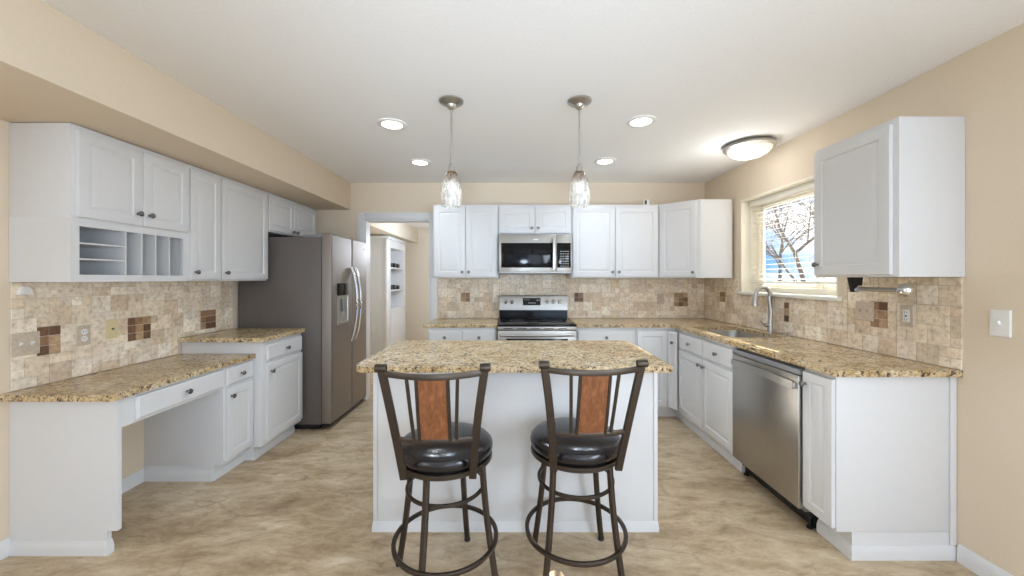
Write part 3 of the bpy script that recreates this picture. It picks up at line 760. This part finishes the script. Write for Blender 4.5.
for a in (.035, w_s - .035): mb.fbox(F, a - .012, a + .012, .815, .841, .0355, .062, .003)
mb.build('handle_mount', 'ss', d_)
# backguard
yb = -(BW - .012 - sy); bf = yb + .075
prof = [(yb, .915), (bf, .925), (bf, 1.02), (bf - .018, 1.022), (bf - .030, 1.165), (bf - .036, 1.178), (yb, 1.178)]
mb = MB(); mb.loft([[F(a, v, q) for q, v in [(yb, .925), (bf, .926), (bf - .004, 1.018), (yb, 1.018)]] for a in (.002, w_s - .008)]); mb.build('backguard_lower', 'blackglass', p)
mb = MB(); mb.loft([[F(a, v, q) for q, v in [(yb, 1.019), (bf + .004, 1.019), (bf + .004, 1.030), (bf - .012, 1.165), (bf - .020, 1.178), (yb, 1.178)]] for a in (0, w_s - .006)]); cp = mb.build('control_panel', 'ss', p)
ta = math.atan2(.016, .135)
def onp(a, v, out=0.0): return F(a, v, bf + .004 - (v - 1.03) * .016 / .135 + out)
mb = MB(); mb.loft([[onp(.258, 1.072, q), onp(.452, 1.072, q), onp(.452, 1.150, q), onp(.258, 1.150, q)] for q in (.0002, .003)]); dp = mb.build('display', 'blackglass', cp)
mb = MB()
for k in range(4): mb.loft([[onp(.318 + k * .022, 1.092, q), onp(.330 + k * .022, 1.092, q), onp(.330 + k * .022, 1.103, q), onp(.318 + k * .022, 1.103, q)] for q in (.0025, .0036)])
for k in range(3): mb.loft([[onp(.275 + k * .02, 1.128, q), onp(.289 + k * .02, 1.128, q), onp(.289 + k * .02, 1.134, q), onp(.275 + k * .02, 1.134, q)] for q in (.0025, .0036)])
for k in range(2): mb.loft([[onp(.41 + k * .02, 1.12, q), onp(.423 + k * .02, 1.12, q), onp(.423 + k * .02, 1.134, q), onp(.41 + k * .02, 1.134, q)] for q in (.0025, .0036)])
mb.build('display_marking', 'key', dp)
for a in (.070, .136, .528, .594, .666):
    k = MB().lathe([(.024, 0), (.024, .006), (.021, .010), (.0185, .030), (.016, .033), (0, .0335)], onp(a, 1.110, .001), (0, -1, -.12), 18).build('knob', 'chrome', p)
    c0 = onp(a, 1.110, .030); MB().box(c0.x - .003, c0.x + .003, c0.y - .007, c0.y + .003, c0.z - .016, c0.z + .016, .001).build('pointer', 'grey', k)

# ================================================================== microwave
p = thing('microwave_oven', 'stainless over-the-range microwave with black glass door', 'microwave', (.227, 3.97, 1.422))
mz0, mz1 = 1.425, 1.816; my = 3.775
F = frame((-.145, my, 0), (1, 0, 0)); wm = .745
MB().fbox(F, 0, wm, mz0, mz1, -(BW - .012 - my), -.03).build('body', 'ss', p)
xs_ = .585
d_ = MB().fbox(F, 0, xs_, mz0 + .006, mz1 - .004, -.029, 0, .004).build('door', 'ss', p)
MB().fbox(F, .025, xs_ - .03, mz0 + .050, mz1 - .090, -.002, .002, .0015).build('window', 'blackglass', d_)
MB().fbox(F, .35, .40, mz1 - .062, mz1 - .050, -.001, .001).build('badge', 'white', d_)
cp = MB().fbox(F, xs_ + .002, wm, mz0 + .006, mz1 - .004, -.029, 0, .004).build('control_panel', 'ss', p)
kp = MB().fbox(F, xs_ + .006, wm - .014, mz0 + .050, mz1 - .090, -.002, .002, .0015).build('keypad', 'blackglass', cp)
mb = MB()
for i in range(4):
    for q in range(7): mb.fbox(F, xs_ + .040 + i * .024, xs_ + .053 + i * .024, mz0 + .062 + q * .025, mz0 + .069 + q * .025, .0018, .0026)
mb.build('key_print', 'key', kp)
hx = xs_ - .028
mb = MB(); mb.tube([F(hx, mz0 + .035 + .31 * k / 10, .030 + .012 * math.sin(math.pi * k / 10)) for k in range(11)], .0, sect=[(.014, .006), (.009, .011), (-.009, .011), (-.014, .006), (-.014, -.004), (.014, -.004)], up=(0, -1, 0))
for v in (mz0 + .055, mz0 + .325): mb.fbox(F, hx - .009, hx + .009, v - .010, v + .010, -.0005, .034, .002)
mb.build('handle', 'chrome', d_)
mb = MB(); mb.fbox(F, .01, wm - .01, mz0 - .010, mz0 - .0005, -.36, -.035); mb.build('grease_filter', 'grey', p)

# ================================================================== fridge
p = thing('refrigerator', 'stainless side-by-side refrigerator with ice dispenser', 'refrigerator', (-2.05, 3.73, 0))
gy0, gy1 = 3.345, 4.15; FXf = -1.632
MB().box(LW + .02, -1.725, gy0, gy1, .05, 1.738, .004).build('cabinet', 'frside', p)
MB().box(LW + .05, -1.745, gy0 + .012, gy1 - .012, .008, .049).build('base_grille', 'black', p)
F = frame((FXf, gy0, 0), (0, 1, 0)); wf = gy1 - gy0; ysd = .425
def fdoor(a0, a1, hole=None):
    lp = lambda w_, q: [F(x, y, w_) for x, y in rr((a0 + a1) / 2, .912, a1 - a0 - 2 * q, 1.714 - 2 * q, .010, 3)]
    mb = MB(); mb.loft([lp(-.086, 0), lp(-.016, 0), lp(-.006, .003), lp(-.001, .010), lp(0, .02)])
    return mb.build('door', 'ssfr', p)
dL = fdoor(0, ysd - .003); dR = fdoor(ysd + .003, wf)
MB().fbox(F, .02, wf - .02, .02, .054, -.10, -.03, .004).build('kick_plate', 'black', p)
# dispenser set on the freezer door
mb = MB(); mb.fbox(F, .110, .325, 1.205, 1.320, -.0005, .008, .003); dc = mb.build('dispenser_panel', 'blackglass', dL)
mb = MB(); mb.panel(F, .110, .325, .935, 1.200, [(0, -.0005), (0, .009), (.012, .010), (.016, .004), (.03, .001)]); mb.fbox(F, .150, .285, .944, .962, .002, .030, .004)
mb.build('dispenser_bay', 'ss', dL)
mb = MB(); mb.fbox(F, .20, .235, 1.05, 1.17, .002, .014, .003); mb.build('paddle', 'grey', dL)
for dd, a in ((dL, ysd - .045), (dR, ysd + .045)):
    hp = [F(a, .745 + .73 * k / 14, .012 + .062 * math.sin(math.pi * k / 14) ** .7) for k in range(15)]
    MB().tube(hp, .013, 10).build('handle', 'chrome', dd)
MB().box(-1.90, -1.73, gy0 + .02, gy0 + .10, 1.7395, 1.765, .004).build('hinge_cover', 'grey', p)
MB().box(-1.90, -1.73, gy1 - .10, gy1 - .02, 1.7395, 1.765, .004).build('hinge_cover', 'grey', p)
MB().fbox(F, wf - .085, wf - .045, 1.672, 1.694, -.0005, .002).build('badge', 'black', dR)

# ================================================================== bar stools
st = thing('bar_stool', 'dark bronze swivel bar stool with black seat, on the fridge side of the island', 'bar stool', (0, 0, 0), 'swivel bar stools at the island')
sq = lambda h: [(h, h * .55), (h * .55, h), (-h * .55, h), (-h, h * .55), (-h, -h * .55), (-h * .55, -h), (h * .55, -h), (h, -h * .55)]
def leg_r(z_): return .177 + .070 * ((.56 - z_) / .56) ** 1.5
for k in range(4):
    a = math.pi / 4 + k * math.pi / 2
    pts = [(leg_r(z_) * math.cos(a), leg_r(z_) * math.sin(a), z_) for z_ in [.535 - .525 * i / 14 for i in range(15)]]
    lg = MB().tube(pts, 0, sect=sq(.0125), up=(-math.sin(a), math.cos(a), 0)).build('leg', 'bronze', st)
    MB().lathe([(.013, 0), (.016, .003), (.016, .014), (.0145, .018), (0, .018)], (pts[-1][0], pts[-1][1], 0), seg=12).build('foot_cap', 'black', lg)
def ring(r_, z_, n=56): return [(r_ * math.cos(2 * math.pi * i / n), r_ * math.sin(2 * math.pi * i / n), z_) for i in range(n)]
MB().tube(ring(.229, .185), 0, closed=True, sect=sq(.0095)).build('foot_ring', 'bronze', st)
MB().tube(ring(.172, .425), 0, closed=True, sect=sq(.0075)).build('brace_ring', 'bronze', st)
mb = MB(); mb.tube(ring(.200, .557), 0, closed=True, sect=sq(.0105)); mb.lathe([(.192, .548), (.192, .568), (0, .568)], seg=40); mb.lathe([(.174, .530), (.178, .547), (0, .547)], seg=40)
mb.build('swivel_frame', 'bronze', st)
MB().lathe([(.186, .5685), (.201, .574), (.211, .588), (.214, .604), (.210, .620), (.199, .631), (.188, .636), (.16, .6425), (.11, .649), (.05, .652), (0, .653)], seg=48).build('seat', 'leather', st, smooth=60)
def post_y(z_): s_ = (z_ - .555) / .475; return -.203 - .115 * s_ - .010 * math.sin(math.pi * s_)
def post_x(z_): s_ = (z_ - .555) / .475; return .137 + .055 * s_ - .006 * math.sin(math.pi * s_)
bar = lambda w_, t_: [(w_, t_ * .6), (w_ * .8, t_), (-w_ * .8, t_), (-w_, t_ * .6), (-w_, -t_ * .6), (-w_ * .8, -t_), (w_ * .8, -t_), (w_, -t_ * .6)]
zs = [.560 + .468 * i / 14 for i in range(15)]
for sx in (-1, 1):
    pts = [(sx * post_x(z_), post_y(z_), z_) for z_ in zs]
    po = MB().tube(pts, 0, sect=bar(.0155, .0085), up=(0, 1, 0)).build('back_post', 'bronze', st)
    c0 = Vector(pts[-1]); MB().lathe([(.0145, -.020), (.0155, -.017), (.0155, .017), (.0145, .020), (.007, .020), (.0065, .012), (0, .012)], c0 + Vector((sx * .001, -.002, .003)), (1, 0, 0), 14).build('scroll_end', 'bronze', po)
def rail(z_, bow, dip, n=17):
    xm = post_x(z_) - .006; return [(xm * (2 * i / (n - 1) - 1), post_y(z_) - bow * (1 - (2 * i / (n - 1) - 1) ** 2), z_ - dip * (1 - (2 * i / (n - 1) - 1) ** 2)) for i in range(n)]
MB().tube(rail(1.010, .040, .006), 0, sect=bar(.006, .011)).build('top_rail', 'bronze', st)
MB().tube(rail(.742, .026, .0), 0, sect=bar(.006, .009)).build('lower_rail', 'bronze', st)
def bowy(x, z_):
    s_ = (z_ - .742) / .27; xm = post_x(z_); return post_y(z_) - (.026 + .014 * s_) * (1 - (x / xm) ** 2)
for x0, x1 in ((-.080, -.093), (.080, .093)):
    MB().tube([(x0 + (x1 - x0) * i / 6, bowy(x0, .742 + .262 * i / 6), .742 + .262 * i / 6) for i in range(7)], 0, sect=bar(.0065, .004), up=(0, 1, 0)).build('spindle', 'bronze', st)
mb = MB()
for x0 in (-.0575, .0575): mb.tube([(x0, bowy(x0, .745 + .256 * i / 6), .745 + .256 * i / 6) for i in range(7)], 0, sect=bar(.0065, .007), up=(0, 1, 0))
pf = mb.build('panel_frame', 'bronze', st)
mb = MB(); loops = []
for i in range(7):
    z_ = .751 + .243 * i / 6; loops.append([Vector((x, bowy(x, z_) + d, z_)) for d, xs2 in ((-.004, (-.051, -.02, .02, .051)), (.004, (.051, .02, -.02, -.051))) for x in xs2])
mb.loft(loops); mb.build('wood_panel', 'wood', st)
def place_legs(root, ang):
    """turn the swivel base under the seat"""
    for ch in root.children:
        if ch.name.startswith('leg'):
            M_ = Matrix.Rotation(ang, 4, 'Z'); ch.location = M_ @ ch.location; ch.rotation_euler = (0, 0, ang)
s2 = copy_tree(st, (.295, 1.76, 0), R(3)); s2['label'] = 'dark bronze swivel bar stool with black seat, on the sink side of the island'
st.location = (-.306, 1.70, 0); ORG[st.name] = Vector(st.location); st.rotation_euler = (0, 0, R(1.8))
place_legs(st, R(27)); place_legs(s2, R(0))

# ================================================================== ceiling fixtures
def pend(x, y, label):
    p = thing('pendant_light', label, 'pendant light', (x, y, CH), 'glass pendant lights')
    MB().lathe([(.073, CH - .001), (.073, CH - .008), (.066, CH - .014), (.040, CH - .022), (.030, CH - .028), (.026, CH - .040), (.016, CH - .050), (.007, CH - .056), (0, CH - .056)], (x, y, 0), seg=32).build('canopy', 'nickel', p)
    MB().cyl((x, y, 2.035), (x, y, CH - .05), .0055, seg=10).build('rod', 'nickel', p)
    MB().lathe([(.007, 2.062), (.012, 2.058), (.013, 2.046), (.021, 2.038), (.023, 2.018), (.0255, 2.010), (.0255, 2.000), (0, 2.000)], (x, y, 0), seg=20).build('socket_cap', 'nickel', p)
    pr = [(.027, 2.008), (.036, 1.995), (.048, 1.965), (.058, 1.925), (.063, 1.885), (.0625, 1.845), (.057, 1.812), (.052, 1.798)]
    MB().lathe(pr + [(r_ - .003, z_) for r_, z_ in pr[::-1]], (x, y, 0), seg=32, cap0=False, cap1=False).build('glass_shade', 'artglass', p, smooth=60)
    b_ = MB().ball((x, y, 1.915), .026, 16, 8, 1.25).build('bulb', 'bulb', p)
    light('pendant_lamp', 'POINT', (x, y, 1.86), 0.05, (.95, .97, 1.0), shadow_soft_size=.03)
    light('pendant_glow', 'SPOT', (x, y, 1.79), 4.0, DAY, (0, 0, -1), spot_size=R(150), spot_blend=.6, shadow_soft_size=.04)
pend(-.373, 2.25, 'pendant lamp with streaked glass shade hanging nearer the fridge')
pend(.402, 2.25, 'pendant lamp with streaked glass shade hanging nearer the window wall')
for x, y, lab in ((-.841, 2.587, 'round recessed ceiling light beside the fridge-side pendant, away from the back wall'), (-.857, 3.43, 'round recessed ceiling light in front of the doorway'),
                  (.874, 2.54, 'round recessed ceiling light between the window-side pendant and the dome light'), (.84, 3.40, 'round recessed ceiling light in front of the wide wall cabinet by the corner')):
    p = thing('recessed_light', lab, 'recessed light', (x, y, CH), 'recessed ceiling lights')
    MB().lathe([(.098, CH - .0005), (.098, CH - .004), (.090, CH - .009), (.072, CH - .010), (.068, CH - .004)], (x, y, 0), seg=36, cap0=False, cap1=False).build('trim_ring', 'white', p)
    MB().lathe([(.070, CH - .0045), (.04, CH - .0055), (0, CH - .0058)], (x, y, 0), seg=36, cap0=False).build('lens', 'lens', p)
    light('recessed_lamp', 'SPOT', (x, y, CH - .03), 10, (.86, 1.0, 1.12), (0, 0, -1), spot_size=R(140), spot_blend=.9, shadow_soft_size=.06)
p = thing('dome_light', 'flush mount ceiling dome light with nickel rim above the sink', 'ceiling light', (1.885, 2.97, CH))
MB().lathe([(.165, CH - .001), (.182, CH - .014), (.187, CH - .026), (.182, CH - .036), (.166, CH - .042), (.155, CH - .042)], (1.885, 2.97, 0), seg=48, cap1=False).build('rim', 'nickel', p)
MB().lathe([(.158, CH - .041), (.152, CH - .060), (.13, CH - .083), (.095, CH - .102), (.05, CH - .113), (0, CH - .116)], (1.885, 2.97, 0), seg=48, cap0=False).build('glass_dome', 'dome', p, smooth=60)
light('dome_lamp', 'POINT', (1.80, 2.97, CH - .19), 2.6, (.95, .97, 1.0), shadow_soft_size=.12)

# ================================================================== outlets and switches
def plate(name, label, cat, F, u, v, w_, h_, m_, kind, mi='white', group='wall plates'):
    o = thing(name, label, cat, F(u, v, 0), group)
    MB().panel(F, u - w_ / 2, u + w_ / 2, v - h_ / 2, v + h_ / 2, [(0, 0), (0, .003), (.003, .006), (.008, .0065)]).build('cover_plate', m_, o)
    for kd, du in kind:
        if kd == 'outlet':
            for dv in (-.020, .020):
                r_ = MB().lathe([(.0165, 0), (.0165, .0025), (0, .0027)], F(u + du, v + dv, .0064), F(0, 0, 1) - F(0, 0, 0), 18).build('receptacle', mi, o)
                mb = MB()
                for d2 in (-.006, .006): mb.fbox(F, u + du + d2 - .0011, u + du + d2 + .0011, v + dv - .002, v + dv + .007, .0088, .0095)
                mb.build('slot', 'black', r_)
        elif kd == 'gfci':
            r_ = MB().fbox(F, u + du - .0165, u + du + .0165, v - .034, v + .034, .0062, .0095, .001).build('receptacle', mi, o)
            mb = MB()
            for dv in (-.021, .018):
                for d2 in (-.006, .006): mb.fbox(F, u + du + d2 - .0011, u + du + d2 + .0011, v + dv - .002, v + dv + .006, .009, .0099)
            mb.fbox(F, u + du - .005, u + du + .005, v - .004, v + .003, .009, .0102)
            mb.build('slot', 'black', r_)
        else:
            MB().lf([[F(u + du - .004, v - .010, .006), F(u + du + .004, v - .010, .006), F(u + du + .004, v + .010, .006), F(u + du - .004, v + .010, .006)], [F(u + du - .003, v + .002, .018), F(u + du + .003, v + .002, .018), F(u + du + .003, v + .010, .018), F(u + du - .003, v + .010, .018)]]).build('toggle', mi, o)
    return o
F = frame((LW + .0078, 0, 0), (0, 1, 0))
plate('switch_plate', 'stone coloured double switch plate beside the dark inset tiles over the desk', 'switch', F, 1.892, 1.030, .116, .116, 'stoneplate', [('toggle', -.023), ('toggle', .023)])
plate('outlet_plate', 'stone coloured wall plate with white outlet above the desk', 'outlet', F, 2.148, 1.035, .072, .116, 'stoneplate', [('outlet', 0)])
plate('cable_plate', 'ivory cable jack plate above the desk', 'wall plate', F, 2.30, 1.052, .072, .116, 'ivory', [])
o = [q for q in bpy.data.objects if q.name.startswith('cable_plate')][0]
MB().lathe([(.006, 0), (.006, .006), (.003, .007), (.003, .010), (0, .010)], F(2.30, 1.052, .0065), (1, 0, 0), 12).build('jack', 'pewter', o)
o = thing('wall_box', 'small cream plastic box on the tile just under the pigeonhole cabinet', 'wall box', F(1.885, 1.30, 0))
MB().lf([[F(u, v, w_) for u, v in ((1.857 + q, 1.280 + q), (1.915 - q, 1.280 + q), (1.912 - q, 1.305), (1.900 - q, 1.322 - q), (1.872 + q, 1.322 - q), (1.860 + q, 1.305))] for q, w_ in ((0, 0), (0, .014), (.004, .018))]).build('housing', 'white', o)
MB().fbox(F, 1.872, 1.90, 1.288, 1.303, .0175, .0195, .001).build('cover', 'white', o)
F = frame((0, BW - .0078, 0), (1, 0, 0))
plate('outlet_plate', 'stone coloured outlet on the back wall tile near the corner', 'outlet', F, 1.65, 1.135, .072, .116, 'stoneplate', [('outlet', 0)], 'stoneplate')
F = frame((RW - .0078, 0, 0), (0, -1, 0))
plate('outlet_plate', 'stone coloured outlet on the tile between corner and window sill', 'outlet', F, -3.68, 1.14, .072, .116, 'stoneplate', [('outlet', 0)], 'ivory')
plate('switch_plate', 'stone coloured double switch plate beside dark inset tiles under the towel bar', 'switch', F, -2.265, 1.165, .116, .116, 'stoneplate', [('toggle', -.023), ('toggle', .023)], 'stoneplate')
plate('outlet_plate', 'stone coloured wall plate with white outlet below the window-wall cabinet', 'outlet', F, -2.020, 1.160, .072, .116, 'stoneplate', [('gfci', 0)])
F = frame((RW, 0, 0), (0, -1, 0))
plate('switch_plate', 'white toggle switch plate on the bare tan wall past the counter end', 'switch', F, -1.64, 1.165, .072, .118, 'white', [('toggle', 0)])

# paper towel bar under the window-wall cabinet
p = thing('towel_bar', 'chrome paper towel bar with ball end on a black bracket', 'towel holder', (1.97, 2.1, UZ0))
MB().lf([[Vector((x, y, z_)) for x, z_ in ((1.93, 1.369), (2.005, 1.369), (1.992, 1.285), (1.948, 1.285))] for y in (2.130, 2.150)]).build('bracket', 'black', p)
MB().cyl((1.970, 2.1295, 1.303), (1.970, 1.885, 1.303), .0125, seg=14).build('rod', 'nickel', p)
MB().lathe([(.018, 0), (.026, .004), (.0335, .016), (.036, .030), (.033, .045), (.022, .058), (0, .064)], (1.970, 1.895, 1.303), (0, -1, 0), 24).build('ball_end', 'chrome', p)
MB().cyl((1.970, 2.1295, 1.303), (1.970, 2.112, 1.303), .021, seg=16).build('collar', 'chrome', p)
# little camera on top of the back wall cabinet
p = thing('security_camera', 'tiny white security camera on top of the wall cabinets near the corner', 'camera', (1.40, 3.95, UZ1))
MB().lf([[Vector((x, y, z_)) for x, y in rr(1.405, 3.93, .055, .04, .012, 4)] for z_ in (UZ1 + .0005, UZ1 + .062)]).build('housing', 'white', p)
MB().lf([[Vector((1.396 + x, 3.9095 - q, UZ1 + .033 + y)) for x, y in rr(0, 0, .022, .046, .009, 4)] for q in (0, .003)]).build('lens_face', 'black', p)

# ================================================================== hall built-in behind the doorway
p = thing('built_in_bookcase', 'white built-in bookcase with beadboard end panel, seen through the doorway', 'bookcase', (-2.3, 7.1, 0))
hx0, hx1, hy0, hy1 = LW + .012, -2.185, 6.45, 7.55; HT = 2.06
mb = MB(); n = 9; wv = (hx1 - hx0 - .04) / n
pts = []
for k in range(n):
    a = hx0 + k * wv; pts += [(a, 0.006), (a + .004, 0), (a + wv - .004, 0), (a + wv, .006)]
ring_ = [(x, hy0 + d) for x, d in pts] + [(hx1 - .04, hy0 + .02), (hx0, hy0 + .02)]
mb.loft([[Vector((x, y, z_)) for x, y in ring_] for z_ in (0, HT)]); mb.build('end_panel', 'bead', p, smooth=15)
MB().box(hx1 - .039, hx1, hy0 - .006, hy0 + .20, 0, HT, .003).build('corner_post', 'trim', p)
mb = MB(); mb.box(hx0, hx0 + .02, hy0 + .021, hy1, 0, HT); mb.box(hx0 + .02, hx1, hy1 - .12, hy1, 0, HT); mb.box(hx0 + .02, hx1, hy0 + .21, hy1 - .12, 0, .82); mb.box(hx0 + .02, hx1, hy0 + .21, hy1 - .12, HT - .14, HT)
mb.build('carcass', 'trim', p)
for zz in (1.15, 1.56): MB().box(hx0 + .021, hx1 - .006, hy0 + .21, hy1 - .125, zz - .012, zz + .012, .002).build('shelf', 'trim', p)
mb = MB(); mb.box(hx0, hx1 + .03, hy0 - .03, hy1 + .03, HT + .001, HT + .028, .006); mb.box(hx0, hx1 + .045, hy0 - .045, hy1 + .045, HT + .028, HT + .05, .008); mb.build('crown', 'trim', p)
k = 0
for zz, nm in ((1.1625, 'lower'), (1.5725, 'upper')):
    for q in range(3):
        yy = hy0 + .30 + q * .20
        o = MB().box(hx1 - .15, hx1 - .03, yy, yy + .13, zz, zz + .075 + .01 * (q % 2), .012).build('storage_box', 'black')
        pos = ('nearest the beadboard panel', 'in the middle', 'at the far end')[q]
        tag(o, f'dark little box {pos} of the {nm} bookcase shelf in the hall', 'box', 'dark boxes on the hall bookcase')

# ================================================================== outside the window
struct('ground', MB().box(3.2, 60, -12, 70, -.75, -.55), 'ground')
def tree(x, y, h, seed, label, r0=.11):
    rng = random.Random(seed); mb = MB()
    def grow(p, d, L, r_, lv):
        pts = [p]; q = p; dd = d.copy(); k = 4 if lv < 3 else 3
        for i in range(k):
            dd = (dd + Vector((rng.gauss(0, .13), rng.gauss(0, .13), rng.gauss(.03, .10)))).normalized(); q = q + dd * L / k; pts.append(q)
        mb.tube(pts, [r_ * (1 - .45 * i / k) for i in range(k + 1)], 6 if lv < 2 else 4)
        if lv < 5:
            for c_ in range(rng.choice((3, 3, 4)) if lv < 4 else 3):
                i = rng.randint(max(1, k - 3), k); s_ = Vector((rng.gauss(0, 1), rng.gauss(0, 1), rng.gauss(.25, .7))).normalized()
                grow(pts[i], (dd * .75 + s_ * .8).normalized(), L * rng.uniform(.60, .80), max(.005, r_ * .46), lv + 1)
    grow(Vector((x, y, -.55)), Vector((0, 0, 1)), h, r0, 0)
    return tag(mb.build('bare_tree', 'bark'), label, 'tree', 'bare trees outside the window')
tree(9.6, 11.8, 2.9, 5, 'bare winter tree outside the sink window, the closer one', .10)
tree(14.2, 19.5, 3.6, 8, 'bare winter tree farther away outside the sink window', .12)
